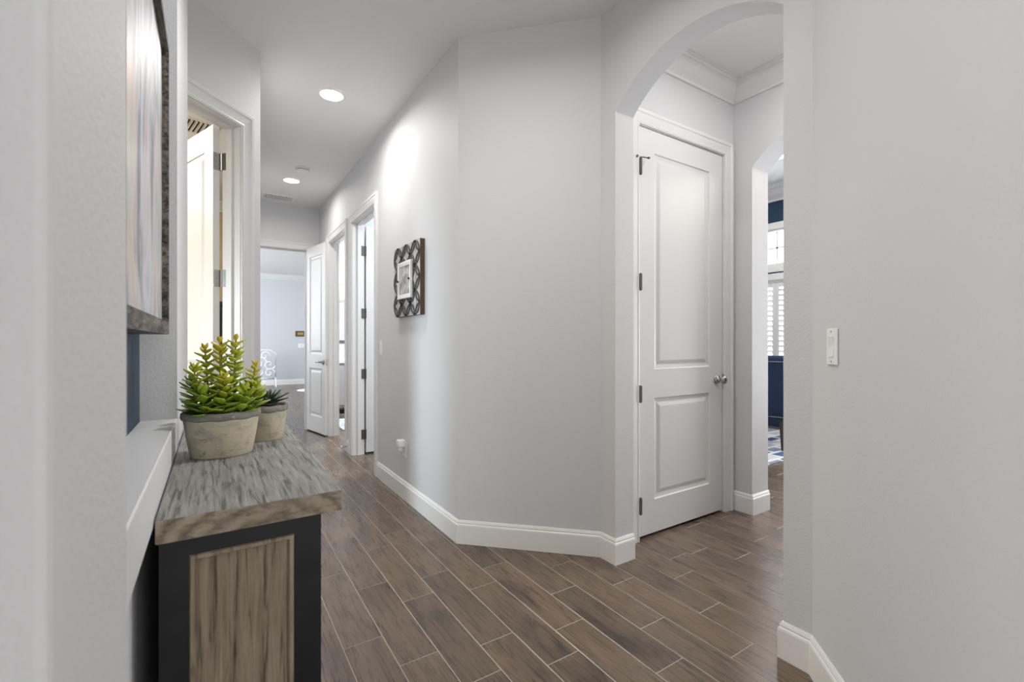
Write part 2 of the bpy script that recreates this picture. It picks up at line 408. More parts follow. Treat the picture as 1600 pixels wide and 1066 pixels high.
# closet door, shut
d = door('door_1', 'shut white two-panel closet door inside the archway', .836, 2.437, two_panels(.836, 2.437), (2.112, YC+.006, .018), 0)
for z in (.19, .85, 1.51, 2.19): hinge_on(d, -.0035, -.0205, z)
bm = bmesh.new()
tube(bm, [(-.03, -.012, 2.243), (-.004, -.009, 2.247), (.02, -.024, 2.246), (.048, -.03, 2.246)], .0035, 8)
lathe(bm, [(.007, 0), (.007, .012)], 10, Matrix.Translation((.048, -.03, 2.246)) @ Matrix.Rotation(R(80), 4, 'Y'))
lathe(bm, [(.007, 0), (.007, .012)], 10, Matrix.Translation((-.034, -.014, 2.243)) @ Matrix.Rotation(R(90), 4, 'X'))
obj('hinge_pin_stop', bm, M_hinge, d)
knob_set(d, .836-.062, .90, .035, False)
bm = bmesh.new(); box(bm, (.832, -.012, .868), (.8435, .006, .935), bev=.002); obj('latch_plate', bm, M_steel, d)
# bedroom door, standing open against the hall wall
d = door('door_2', 'white two-panel door standing open at the end of the hall', .60, 2.385, two_panels(.60, 2.385, .10), (1.046, YE-.035, .018), R(-90+11), .035)
lever_set(d, .545, .90, .035, -1)
bm = bmesh.new(); box(bm, (.5985, .005, .86), (.602, .03, .94)); obj('latch_plate', bm, M_steel, d)
for z in (.19, .85, 1.51, 2.15): hinge_on(d, -.003, .04, z)
# study door, open into its room
d = door('door_3', 'white door opened into the room beside the woven picture', .74, DH-.035, two_panels(.74, DH-.035), (XR+.137, 4.862, .018), R(2))
for z in (.19, .82, 1.45, 2.10):
    bm = bmesh.new(); box(bm, (-.055, -.003, z-.05), (-.006, .008, z+.05), bev=.002)
    lathe(bm, [(.007, -.05), (.007, .05)], 10, Matrix.Translation((-.004, -.005, z))); obj('hinge', bm, M_hinge, d)
# guest-room door, open inwards past a right angle
nI = Vector((-1, 1)).normalized(); hp = LD0 + LDd*.1556 + nI*.128
ang = math.atan2(math.cos(R(-21.3)), math.sin(R(-21.3)))
d = door('door_4', 'cream-lit white door opened into the room behind the potted succulents', .70, 2.425, two_panels(.70, 2.425, .115), (hp.x-.012, hp.y+.006, .018), ang)
for z in (.19, .86, 1.53, 2.215):
    bm = bmesh.new()
    box(bm, (-.003, .0, z-.05), (.0005, .033, z+.05), bev=.001)
    lathe(bm, [(.0075, -.05), (.0075, .05)], 12, Matrix.Translation((-.007, -.006, z)))
    for q in (-.033, 0, .033): lathe(bm, [(.0045, 0), (.0035, .0015)], 8, Matrix.Translation((-.003, .018, z+q)) @ Matrix.Rotation(R(-90), 4, 'Y'))
    hg = obj('hinge', bm, M_steel, d)
    Mi = Matrix.Rotation(-ang, 4, 'Z') @ Matrix.Translation((-(hp.x-.012), -(hp.y+.006), -.018))
    bm = bmesh.new()
    q = LD0 + LDd*(.1556+.0042) + nI*.118
    A = Matrix.Translation((q.x, q.y, z+.018)) @ Matrix.Rotation(R(45), 4, 'Z')
    box(bm, (-.001, -.040, -.05), (.003, .005, .05), M=Mi @ A, bev=.001)
    obj('jamb_plate', bm, M_hinge, hg)

# ------------------------------------------------------------------ windows of the dining room
def shutter_window(name, y0, y1, z0, z1, shutters, x=6.5):
    bm = bmesh.new()
    fn = lambda a, b, h: Vector((x-h, -a, b))
    pth = [(-y1, z0), (-y1, z1), (-y0, z1), (-y0, z0), (-y1, z0)]
    for (a, b, c, dd) in ((y0-.08, y1+.08, z1, z1+.09), (y0-.08, y1+.08, z0-.09, z0), (y0-.08, y0, z0, z1), (y1, y1+.08, z0, z1)):
        box(bm, (x-.022, a, c), (x, b, dd))
    for (a, b, c, dd) in ((y0, y1, z1-.03, z1), (y0, y1, z0, z0+.03), (y0, y0+.03, z0+.03, z1-.03), (y1-.03, y1, z0+.03, z1-.03)):
        box(bm, (x, a, c), (x+.10, b, dd))
    w = struct(obj(name, bm, M_trim))
    g = mat('window_glass', (1, 1, 1), .0); g_b = bsdf(g); g_b.inputs['Transmission Weight'].default_value = 1; g_b.inputs['IOR'].default_value = 1.02
    bm = bmesh.new(); box(bm, (x+.07, y0+.03, z0+.03), (x+.075, y1-.03, z1-.03)); obj('pane', bm, g, w)
    if shutters:
        n = 4; ww = (y1-y0-.06)/n
        for k in range(n):
            a = y0+.03+ww*k; b = a+ww
            bm = bmesh.new()
            for (p, q, r, s) in ((a, a+.045, z0+.03, z1-.03), (b-.045, b, z0+.03, z1-.03), (a+.045, b-.045, z0+.03, z0+.10), (a+.045, b-.045, z1-.10, z1-.03)):
                box(bm, (x+.01, p+.001, r), (x+.038, q-.001, s))
            zz = z0+.14
            while zz < z1-.13:
                M = Matrix.Translation((x+.024, (a+b)/2, zz)) @ Matrix.Rotation(R(48), 4, 'Y')
                box(bm, (-.03, -(ww/2-.046), -.004), (.03, ww/2-.046, .004), M=M); zz += .07
            tube(bm, [(x+.0, (a+b)/2, z0+.13), (x+.0, (a+b)/2, z1-.13)], .005, 6)
            obj('shutter', bm, M_trim, w)
    else:
        bm = bmesh.new()
        for k in (1, 2, 3): yy = y0+(y1-y0)*k/4; box(bm, (x+.05, yy-.012, z0+.03), (x+.068, yy+.012, z1-.03))
        box(bm, (x+.05, y0+.03, (z0+z1)/2-.012), (x+.068, y1-.03, (z0+z1)/2+.012))
        obj('muntins', bm, M_trim, w)
    return w
shutter_window('window_1', 2.55, 4.15, .75, 2.02, True)
shutter_window('window_2', 2.55, 4.15, 2.22, 2.72, False)

# ------------------------------------------------------------------ weathered wood
def weathered(name, grain_axis, base, dark, pale, contrast=.5, fine=34, along=2.2):
    m = mat(name, rough=.62, spec=.3)
    sc = [fine]*3; sc[grain_axis] = along
    v = coords(m, tuple(sc))
    g = noise(m, v, 1.0, 6, .62, .6); sc2 = [fine*.42]*3; sc2[grain_axis] = along*.6
    g2 = noise(m, coords(m, tuple(sc2)), 1.0, 4, .6, 1.5)
    sp = noise(m, coords(m), 7, 4, .6)
    c1 = ramp(m, g.outputs[0], [(.36, dark), (.47, base), (.66, pale)]).outputs[0]
    c2 = ramp(m, g2.outputs[0], [(.30, (.55, .53, .51)), (.50, (1, 1, 1)), (.75, (1.12, 1.12, 1.12))]).outputs[0]
    c3 = mix(m, contrast+.3, c1, c2, 'MULTIPLY')
    c4 = mix(m, .5, c3, ramp(m, sp.outputs[0], [(.35, (.74, .73, .70)), (.6, (1.05, 1.05, 1.05))]).outputs[0], 'MULTIPLY')
    L(m, c4, bsdf(m).inputs['Base Color']); bump(m, g.outputs[0], .5, .003)
    return m
M_top = weathered('grey_weathered_top', 1, (.255, .248, .235), (.11, .10, .09), (.345, .34, .325), .35, 105, 6)
M_panel = weathered('tan_grained_panel', 2, (.235, .19, .135), (.085, .062, .042), (.31, .26, .19), .35, 80, 4)
M_frame_wood = weathered('tan_moulding', 2, (.265, .21, .145), (.14, .105, .07), (.32, .26, .185), .3, 50, 4)
def end_grain():
    m = mat('sawn_end_grain', rough=.65, spec=.3)
    wv = N(m, 'ShaderNodeTexWave', wave_type='RINGS', rings_direction='Y')
    mp = N(m, 'ShaderNodeMapping'); tc = N(m, 'ShaderNodeTexCoord'); L(m, tc.outputs['Object'], mp.inputs[0])
    mp.inputs['Location'].default_value = (-.02, 0, -.70); L(m, mp.outputs[0], wv.inputs[0])
    wv.inputs['Scale'].default_value = 9; wv.inputs['Distortion'].default_value = 3.2; wv.inputs['Detail'].default_value = 5; wv.inputs['Detail Scale'].default_value = 3
    n = noise(m, coords(m, (30, 30, 60)), 1, 5, .6)
    c = ramp(m, wv.outputs[0], [(.05, (.20, .165, .12)), (.35, (.27, .225, .165)), (1, (.33, .28, .21))]).outputs[0]
    L(m, mix(m, .75, c, ramp(m, n.outputs[0], [(.36, (.45, .43, .40)), (.52, (1, 1, 1))]).outputs[0], 'MULTIPLY'), bsdf(m).inputs['Base Color'])
    bump(m, n.outputs[0], .4, .002); return m
M_end = end_grain()

# ------------------------------------------------------------------ console table
TX0, TX1, TY0, TY1, TH = -.092, .250, 1.095, 2.22, .84
def console():
    t = empty('console_table', 'black console cabinet with thick weathered grey wood top against the niche wall', 'table', ((TX0+TX1)/2, (TY0+TY1)/2, 0))
    def P(x, y, z): return (x-(TX0+TX1)/2, y-(TY0+TY1)/2, z)
    bm = bmesh.new()
    # top slab with slightly uneven, softened edges
    vs = box(bm, P(TX0, TY0, TH-.047), P(TX1, TY1, TH))
    bmesh.ops.subdivide_edges(bm, edges=[e for e in bm.edges if abs((e.verts[0].co-e.verts[1].co).y) > .5], cuts=40, use_grid_fill=True)
    bmesh.ops.subdivide_edges(bm, edges=[e for e in bm.edges if abs((e.verts[0].co-e.verts[1].co).x) > .2], cuts=10, use_grid_fill=True)
    sharp = [e for e in bm.edges if len(e.link_faces) == 2 and e.calc_face_angle() > 1]
    bmesh.ops.bevel(bm, geom=sharp, offset=.004, segments=2, profile=.6, affect='EDGES')
    rr = random.Random(3)
    hx, hy = (TX1-TX0)/2, (TY1-TY0)/2
    for v in bm.verts:
        if v.co.x > hx-.006: v.co.x += .0022*math.sin(v.co.y*37)+.0015*math.sin(v.co.y*91+1)
        if v.co.y < -hy+.006 and v.co.z > TH-.01: v.co.y += .0018*math.sin(v.co.x*60)
    bmesh.ops.recalc_face_normals(bm, faces=bm.faces[:])
    for f in bm.faces: f.material_index = 1 if abs(f.normal.y) > .75 else 0
    obj('tabletop', bm, [M_top, M_end], t)
    bx0, bx1, by0, by1 = TX0+.004, .208, TY0+.028, TY1-.028
    pz0, pz1, px0, px1 = .16, .752, -.040, .153
    M_body = mat('charcoal_painted_metal', (.013, .0135, .015), .5, spec=.3)
    nb = noise(M_body, coords(M_body, (3, 3, 8)), 2, 4); L(M_body, ramp(M_body, nb.outputs[0], [(.3, (.0045, .0045, .005)), (.8, (.010, .010, .012))]).outputs[0], bsdf(M_body).inputs['Base Color'])
    bm = bmesh.new()
    # carcass: end frames round a recess, back, bottom, front rails
    for ya, yb in ((by0, by0+.022), (by1-.022, by1)):
        for (a, b, c, d) in ((bx0, px0, .08, TH-.047), (px1, bx1, .08, TH-.047), (px0, px1, pz1, TH-.047), (px0, px1, .08, pz0)):
            box(bm, P(a, ya, c), P(b, yb, d))
    box(bm, P(bx0, by0+.022, .08), P(bx0+.015, by1-.022, TH-.047))
    box(bm, P(bx0+.015, by0+.022, .08), P(bx1-.02, by1-.022, .10))
    for (c, d) in ((.08, .13), (TH-.087, TH-.047)): box(bm, P(bx1-.02, by0+.022, c), P(bx1, by1-.022, d))
    ym = (by0+by1)/2; box(bm, P(bx1-.02, ym-.02, .13), P(bx1, ym+.02, TH-.087))
    obj('cabinet_body', bm, M_body, t)
    for ya, s in ((by0, 1), (by1, -1)):
        bm = bmesh.new(); a, b = sorted((ya+s*.014, ya+s*.020)); box(bm, P(px0, a, pz0), P(px1, b, pz1))
        sp = obj('side_panel', bm, M_panel, t)
        bm = bmesh.new()
        fn = lambda u, z, h: Vector(P(u, ya+s*(.014-h), z))
        w = .013; prof = [(0, 0), (0, .010), (-.003, .016), (-.010, .016), (-w, .010), (-w, 0)]
        pth = [(px0, pz0), (px0, pz1), (px1, pz1), (px1, pz0)]
        sweep(bm, pth, prof, fn); box(bm, P(px0+w, min(ya, ya+s*.014), pz0), P(px1-w, max(ya, ya+s*.014), pz0+w))
        obj('panel_moulding', bm, M_frame_wood, sp)
    for k, (a, b) in enumerate(((by0+.024, ym-.022), (ym+.022, by1-.024))):
        bm = bmesh.new(); box(bm, P(bx1-.018, a, .132), P(bx1-.004, b, TH-.089), bev=.002)
        dr = obj('cabinet_door', bm, M_panel, t)
        bm = bmesh.new(); yk = b-.04 if k == 0 else a+.04
        lathe(bm, [(.006, 0), (.006, .012), (.013, .018), (.011, .026), (.003, .028)], 14, Matrix.Translation(P(bx1-.004, yk, .46)) @ Matrix.Rotation(R(90), 4, 'Y'))
        obj('knob', bm, M_black, dr, True)
    for x in (bx0, bx1-.035):
        for y in (by0, by1-.035):
            bm = bmesh.new(); box(bm, P(x, y, 0), P(x+.035, y+.035, .08), bev=.002); obj('leg', bm, M_body, t)
console()

# ------------------------------------------------------------------ potted succulents
def pot_material(name, a, b, c):
    m = mat(name, rough=.75, spec=.25)
    n1 = noise(m, coords(m, (9, 9, 14)), 1.2, 5, .65, .8); n2 = noise(m, coords(m, (30, 30, 60)), 1.0, 5, .7, .5)
    c1 = ramp(m, n1.outputs[0], [(.34, b), (.50, a), (.75, a)]).outputs[0]
    c2 = mix(m, ramp(m, n2.outputs[0], [(.60, (0, 0, 0)), (.68, (.85, .85, .85))]).outputs[0], c1, c)
    L(m, c2, bsdf(m).inputs['Base Color']); bump(m, n2.outputs[0], .6, .003); return m
M_pot = pot_material('crackled_cream_clay', (.47, .42, .31), (.30, .28, .24), (.17, .155, .135))
M_rim = pot_material('grey_worn_glaze', (.215, .205, .185), (.095, .09, .082), (.46, .43, .37))
M_soil = mat('brown_moss', (.06, .032, .018), .95)
ns = noise(M_soil, coords(M_soil), 120, 4); bump(M_soil, ns.outputs[0], 1, .01)
def tinted(name, stops, rough):
    m = mat(name, rough=rough, spec=.45); at = N(m, 'ShaderNodeAttribute'); at.attribute_name = 'tone'
    sp = N(m, 'ShaderNodeSeparateColor'); L(m, at.outputs['Color'], sp.inputs[0])
    c = ramp(m, sp.outputs[0], stops).outputs[0]
    L(m, mix(m, sp.outputs[1], c, (.16, .075, .012)), bsdf(m).inputs['Base Color'])
    bsdf(m).inputs['Subsurface Weight'].default_value = .12; bsdf(m).inputs['Subsurface Radius'].default_value = (.006, .008, .002); return m
M_leaf = tinted('succulent_leaf', [(0, (.06, .14, .010)), (.35, (.19, .31, .014)), (.7, (.38, .43, .018)), (1, (.56, .46, .03))], .36)
M_agave = tinted('agave_leaf', [(0, (.012, .035, .018)), (.6, (.032, .075, .030)), (1, (.10, .16, .05))], .4)
def spoon(bm, cl, M, ln, wd, th, tone, rnd, point=False, curl=.3, edge=.18):
    """one fleshy leaf with real thickness, along +X of M"""
    nl, nc = 7, 8; rings = []
    for i in range(nl):
        t = i/(nl-1)
        if point: w = wd*(.55+.9*t)*(1-t)**.62 if t < 1 else 0; w = max(w, wd*.02)
        else: w = wd*max(.10, math.sin(math.pi*min(1, .10+.92*t**1.25))**.75) if t < 1 else wd*.10
        h = th*(.5+.7*math.sin(math.pi*min(.92, t+.1)))
        zc = ln*curl*(t*t)*.6; ring = []
        for k in range(nc):
            a = 2*math.pi*k/nc; y = w*.5*math.cos(a); z = h*.5*math.sin(a) + .9*abs(y)**1.6*4
            ring.append(bm.verts.new(M @ Vector((ln*t, y, z+zc))))
        rings.append(ring)
    fs = []
    for i in range(nl-1):
        for k in range(nc): fs.append((bm.faces.new((rings[i][k], rings[i][(k+1) % nc], rings[i+1][(k+1) % nc], rings[i+1][k])), i))
    fs.append((bm.faces.new(rings[0][::-1]), 0)); fs.append((bm.faces.new(rings[-1]), nl-1))
    for f, i in fs:
        f.smooth = True
        for lp in f.loops: lp[cl] = (tone, edge*max(0, (i-3)/3)**2, 0, 1)
def succulent_stem(base, tip, nn, l0, l1, t0, t1, seed, parent):
    rnd = random.Random(seed); bm = bmesh.new(); cl = bm.loops.layers.float_color.new('tone')
    b = Vector(base); e = Vector(tip); mid = (b+e)/2 + Vector((rnd.uniform(-.006, .006), rnd.uniform(-.006, .006), 0))
    pt = lambda t: b*(1-t)**2 + mid*2*t*(1-t) + e*t*t
    tube(bm, [pt(i/8) for i in range(9)], .0042, 7, r1=.002)
    for f in bm.faces:
        for lp in f.loops: lp[cl] = (.62, .55, 0, 1)
    a0 = rnd.uniform(0, 3.14); nn = int(nn*1.55); l0 *= 1.06; l1 *= 1.12
    for i in range(nn):
        t = .06 + .94*(i/(nn-1)); p = pt(t); s = l0 + (l1-l0)*t**1.1
        if i == nn-1: s *= .8
        el = 6 + 20*t + (26 if i >= nn-1 else 0)
        for j in range(2):
            az = a0 + i*R(90) + i*.13 + j*math.pi + rnd.uniform(-.22, .22)
            M = Matrix.Translation(p) @ Matrix.Rotation(az, 4, 'Z') @ Matrix.Rotation(-R(el+rnd.uniform(-9, 9)), 4, 'Y') @ Matrix.Rotation(rnd.uniform(-.2, .2), 4, 'X')
            q = s*rnd.uniform(.88, 1.12)
            spoon(bm, cl, M, q*1.08, q*.70, .0055, min(1, max(0, t0+(t1-t0)*t+rnd.uniform(-.08, .08))), rnd, curl=.25)
    for k in range(3):
        M = Matrix.Translation(e) @ Matrix.Rotation(a0+k*2.1, 4, 'Z') @ Matrix.Rotation(-R(62), 4, 'Y')
        spoon(bm, cl, M, l1*.6, l1*.3, .003, min(1, t1), rnd, curl=.1)
    return obj('succulent_stem', bm, M_leaf, parent)
def pot(t, rx, ry, h, taper, rim):
    prof = [(taper*.97, 0), (taper, .004), (taper+(1-taper)*.5, h*.5), (.965, h-.022), (.965, h-.016), (.90, h-.016), (taper*.9, .012)]
    bm = bmesh.new(); lathe(bm, prof, 48, sx=rx, sy=ry); obj('pot', bm, M_pot, t, True)
    bm = bmesh.new()
    lathe(bm, [(.90, h-.017), (.975, h-.022), (1.01, h-.019), (1.03, h-.012), (1.02, h-.003), (.98, h), (.93, h-.002), (.90, h-.010), (.90, h-.017)], 48, sx=rx, sy=ry, cap=False)
    rnd = random.Random(int(rx*1e4))
    for v in bm.verts: v.co.z += .0012*math.sin(9*math.atan2(v.co.y, v.co.x)+1) ; v.co.xy *= 1+.006*math.sin(13*math.atan2(v.co.y, v.co.x))
    obj('rim', bm, M_rim, t, True)
    bm = bmesh.new(); lathe(bm, [(.9, h-.020), (.6, h-.010), (.25, h-.006), (.02, h-.005)], 36, sx=rx, sy=ry)
    for v in bm.verts: v.co.z += rnd.uniform(-.003, .003)
    obj('moss', bm, M_soil, t)
PC = (.024, 1.640)
t = empty('succulent_planter', 'large oval cream crackled pot of tall yellow-green succulents on the console', 'potted plant', (*PC, TH), R(4))
pot(t, .101, .086, .132, .80, .012)
stems = [  # base x, y; tip x, y, z ; nodes ; leaf length bottom/top
    ((-.030, .010), (-.042, .020, .315), 12, .042, .022, .25, .95), ((.000, .000), (-.006, -.004, .335), 11, .046, .024, .35, 1.0),
    ((.032, -.004), (.034, -.012, .342), 14, .046, .022, .22, .95), ((-.062, -.020), (-.070, -.032, .262), 9, .044, .024, .15, .80),
    ((-.004, -.045), (.000, -.056, .232), 8, .048, .026, .35, .85), ((.068, .022), (.092, .026, .262), 9, .042, .022, .40, .98),
    ((.040, -.048), (.052, -.062, .190), 5, .050, .036, .35, .55), ((-.045, -.050), (-.052, -.064, .185), 5, .048, .036, .12, .4),
    ((.075, -.010), (.088, -.016, .195), 5, .046, .034, .35, .6), ((-.065, .035), (-.075, .04, .215), 6, .044, .03, .1, .4)]
for i, (b, e, nn, l0, l1, t0, t1) in enumerate(stems):
    succulent_stem((b[0], b[1], .120), e, nn, l0, l1, t0, t1, 11+i, t)
t = empty('succulent_planter', 'smaller round cream pot with a low dark green rosette behind the large oval pot', 'potted plant', (.150, 1.815, TH), .3)
pot(t, .074, .072, .120, .80, .010)
bm = bmesh.new(); cl = bm.loops.layers.float_color.new('tone'); rnd = random.Random(2)
for k in range(34):
    a = k*2.39996; f = k/33; ln = .034+.058*f
    M = Matrix.Translation((.004*math.cos(a), .004*math.sin(a), .122)) @ Matrix.Rotation(a, 4, 'Z') @ Matrix.Rotation(-R(78-72*f), 4, 'Y')
    spoon(bm, cl, M, ln, ln*.48, .006, .2+.6*(1-f)*rnd.random()+.15, rnd, point=True, curl=.12, edge=.1)
obj('rosette', bm, M_agave, t)

# ------------------------------------------------------------------ framed canvas in the niche
def art():
    t = empty('framed_canvas', 'large abstract canvas in silver and peach, weathered wood frame, hanging in the niche', 'picture', (-.19, 1.32, 1.20))
    X0, y0, y1, z0, z1 = .0005, -.45, .422, 0, .875
    Mw = weathered('dark_weathered_frame', 1, (.085, .072, .062), (.022, .018, .015), (.22, .195, .165), .6, 60, 9)
    bm = bmesh.new(); fn = lambda a, b, h: Vector((X0+h, a, b))
    sweep(bm, [(y0, z0), (y0, z1), (y1, z1), (y1, z0), (y0+.00001, z0)], [(0, 0), (0, .078), (-.036, .080), (-.036, 0)], fn)
    obj('frame', bm, Mw, t)
    m = mat('abstract_canvas', rough=.45, spec=.4)
    v = coords(m, (1, 2.4, .9)); n1 = noise(m, v, 1.6, 3, .5, .9); n2 = noise(m, coords(m, (1, 7, 1.6)), 2, 4, .6, .6); n3 = noise(m, coords(m, (1, 2.2, 1.0)), 2.3, 2, .5, .5)
    c1 = ramp(m, n1.outputs[0], [(.32, (.12, .125, .15)), (.43, (.24, .25, .28)), (.50, (.52, .52, .54)), (.56, (.27, .275, .30)), (.7, (.58, .58, .57))]).outputs[0]
    c2 = mix(m, ramp(m, n3.outputs[0], [(.52, (0, 0, 0)), (.60, (.75, .75, .75))]).outputs[0], c1, (.60, .48, .40))
    c3 = mix(m, ramp(m, n2.outputs[0], [(.60, (0, 0, 0)), (.66, (.8, .8, .8))]).outputs[0], c2, (.52, .51, .48))
    n4 = noise(m, coords(m, (1, 3, 1.3)), 1.7, 2, .5, .4)
    c4 = mix(m, ramp(m, n4.outputs[0], [(.62, (0, 0, 0)), (.72, (.6, .6, .6))]).outputs[0], c3, (.25, .42, .45))
    L(m, c4, bsdf(m).inputs['Base Color']); bsdf(m).inputs['Metallic'].default_value = .35; bump(m, n2.outputs[0], .25, .004)
    bm = bmesh.new(); box(bm, (.045, y0+.036, z0+.036), (.064, y1-.036, z1-.036)); obj('canvas', bm, m, t)
art()

# ------------------------------------------------------------------ lattice picture on the hall wall
def lattice_picture():
    Wd, Hh, T = .52, .515, .034
    t = empty('picture_frame', 'square carved lattice frame with a small black-and-white photo on the hall wall', 'picture', (XR-.0005, 3.20, 1.36), R(-90))
    # local: x along the board, y = depth (-y into the hall), z up
    Mb = mat('whitewashed_board', (.48, .47, .46), .7); nb = noise(Mb, coords(Mb, (40, 40, 6)), 1, 5, .6); L(Mb, ramp(Mb, nb.outputs[0], [(.35, (.22, .21, .20)), (.5, (.50, .49, .48)), (.7, (.66, .65, .64))]).outputs[0], bsdf(Mb).inputs['Base Color'])
    Ml = mat('charcoal_carved_line', (.075, .07, .07), .6); Ms = mat('brown_stained_edge', (.085, .045, .022), .55)
    bm = bmesh.new(); box(bm, (-Wd/2, -T, 0), (Wd/2, 0, Hh)); bmesh.ops.recalc_face_normals(bm, faces=bm.faces[:])
    for f in bm.faces: f.material_index = 0 if f.normal.y < -.5 else 1
    obj('carved_board', bm, [Mb, Ms], t, normals=False)
    bm = bmesh.new(); fm = bmesh.new(); n = 6; s = Wd/n; sz = Hh/n; wd = .0075
    def arc_pts(cx, cz, a0, r):      # quarter arc about a lattice corner
        return [(cx + r*s*math.cos(a0+R(90)*k/10), cz + r*sz*math.sin(a0+R(90)*k/10)) for k in range(11)]
    for i in range(n):
        for j in range(n):
            x0, z0 = -Wd/2+s*i, sz*j
            # each cell holds one diagonal petal bounded by two quarter arcs about opposite corners
            cs = [((x0, z0), 0), ((x0+s, z0+sz), 180)] if (i+j) % 2 == 0 else [((x0+s, z0), 90), ((x0, z0+sz), 270)]
            arcs = []
            for (cx, cz), a0 in cs:
                o = arc_pts(cx, cz, R(a0), 1.0); q = arc_pts(cx, cz, R(a0), 1.0-wd*2/s); arcs.append((o, q))
                lo = [[bm.verts.new((p[0], y, p[1])) for p in c] for c in (o, q) for y in (-T, -T-.006)]
                for k in range(10):
                    bm.faces.new((lo[1][k], lo[1][k+1], lo[3][k+1], lo[3][k])); bm.faces.new((lo[0][k], lo[0][k+1], lo[1][k+1], lo[1][k])); bm.faces.new((lo[2][k], lo[2][k+1], lo[3][k+1], lo[3][k]))
            A, B = arcs[0][1], arcs[1][1][::-1]
            va = [fm.verts.new((p[0], -T-.002, p[1])) for p in A]; vb = [fm.verts.new((p[0], -T-.002, p[1])) for p in B]
            for k in range(2, 8): fm.faces.new((va[k], va[k+1], vb[k+1], vb[k]))
    obj('lattice_relief', bm, Ml, t)
    fm.free()
    pw, ph, pz = .27, .265, .125; yb = -T-.006
    bm = bmesh.new()
    prof = [(0, 0), (0, .014), (-.004, .016), (-.032, .012), (-.032, 0)]
    fn = lambda a, b, h: Vector((a, yb-h, b))
    sweep(bm, [(-pw/2, pz), (-pw/2, pz+ph), (pw/2, pz+ph), (pw/2, pz), (-pw/2+1e-5, pz)], prof, fn)
    fr = obj('photo_frame', bm, M_plastic, t)
    mp = mat('black_and_white_photo', rough=.25)
    v = coords(mp); n1 = noise(mp, v, 11, 3, .5, .4); n2 = noise(mp, v, 30, 3)
    c = ramp(mp, n1.outputs[0], [(.35, (.16, .16, .16)), (.48, (.36, .36, .36)), (.60, (.62, .62, .62))]).outputs[0]
    L(mp, mix(mp, .4, c, ramp(mp, n2.outputs[0], [(.3, (.5, .5, .5)), (.7, (1.1, 1.1, 1.1))]).outputs[0], 'MULTIPLY'), bsdf(mp).inputs['Base Color'])
    bm = bmesh.new(); box(bm, (-pw/2+.032, yb-.008, pz+.032), (pw/2-.032, yb, pz+ph-.032)); obj('photo', bm, mp, fr)
    for x in (-pw/2+.022, pw/2-.022):
        bm = bmesh.new(); lathe(bm, [(.006, 0), (.008, .006), (.006, .012), (.002, .013)], 12, Matrix.Translation((x, yb-.014, pz+ph/2)) @ Matrix.Rotation(R(90), 4, 'X')); obj('turn_button', bm, M_black, fr, True)
lattice_picture()

# ------------------------------------------------------------------ switches and outlet
def switch(label, loc, rz, group=None):
    """front faces local -Y"""
    t = empty('light_switch', label, 'light switch', loc, rz)
    bm = bmesh.new()
    box(bm, (-.035, -.006, -.0585), (.035, 0, .0585), bev=.0025)
    obj('cover_plate', bm, M_plastic, t)
    bm = bmesh.new()
    pts = [(-.0165, -.0105, .033), (.0165, -.0105, .033), (-.0165, -.0062, 0), (.0165, -.0062, 0), (-.0165, -.009, -.033), (.0165, -.009, -.033)]
    v = [bm.verts.new(p) for p in pts]; b = [bm.verts.new((p[0], -.004, p[2])) for p in pts]
    for q in ((0, 1, 3, 2), (2, 3, 5, 4)): bm.faces.new([v[i] for i in q]); bm.faces.new([b[i] for i in q])
    for i, j in ((0, 1), (1, 3), (3, 5), (5, 4), (4, 2), (2, 0)): bm.faces.new((v[i], v[j], b[j], b[i]))
    obj('rocker', bm, M_plastic, t)
    for z in (-.048, .048):
        bm = bmesh.new(); lathe(bm, [(.003, 0), (.003, .0012), (.001, .0016)], 10, Matrix.Translation((0, -.006, z)) @ Matrix.Rotation(R(90), 4, 'X')); obj('screw', bm, M_steel, t)
    return t
switch('white rocker light switch on the bare near wall right of the archway', (1.675-.0005, .68+.0005, 1.162), R(225), None)
switch('white rocker light switch on the hall wall beside the second door frame', (XR-.0005, 3.90, 1.122), R(-90))
t = empty('wall_outlet', 'white wall outlet low on the hall wall under the lattice picture', 'outlet', (XR-.0005, 3.315, .375), R(-90))
bm = bmesh.new(); box(bm, (-.035, -.006, -.0585), (.035, 0, .0585), bev=.0025); obj('cover_plate', bm, M_plastic, t)
for z in (-.022, .022):
    bm = bmesh.new(); box(bm, (-.017, -.0075, z-.014), (.017, -.0055, z+.014), bev=.0015); rc = obj('receptacle', bm, M_plastic, t)
    bm = bmesh.new()
    for x in (-.006, .006): box(bm, (x-.001, -.0079, z-.002), (x+.001, -.0074, z+.006))
    obj('slots', bm, M_gap, rc)
t = empty('plug_in_freshener', 'rounded white plug-in device on the low hall wall outlet', 'plug', (XR-.0085, 3.315, .405), R(-90))
bm = bmesh.new(); box(bm, (-.026, -.055, -.012), (.026, 0, .045), bev=.010, seg=4); obj('body', bm, M_plastic, t, True)
bm = bmesh.new(); lathe(bm, [(.016, 0), (.016, .03), (.012, .034)], 16, Matrix.Translation((0, -.03, -.046))); obj('refill_bottle', bm, M_plastic, t, True)
# door bumper between the two hall doors
t = empty('door_stop', 'tiny white door stop low on the wall between the two hall doors', 'door stop', (XR-.0155, 5.018, .07), R(-90))
bm = bmesh.new(); tube(bm, [(0, 0, 0), (0, -.05, 0)], .006, 10); obj('shaft', bm, M_steel, t)
bm = bmesh.new(); lathe(bm, [(.010, 0), (.012, .004), (.012, .014), (.008, .018)], 14, Matrix.Translation((0, -.05, 0)) @ Matrix.Rotation(R(90), 4, 'X')); obj('rubber_tip', bm, M_plastic, t, True)

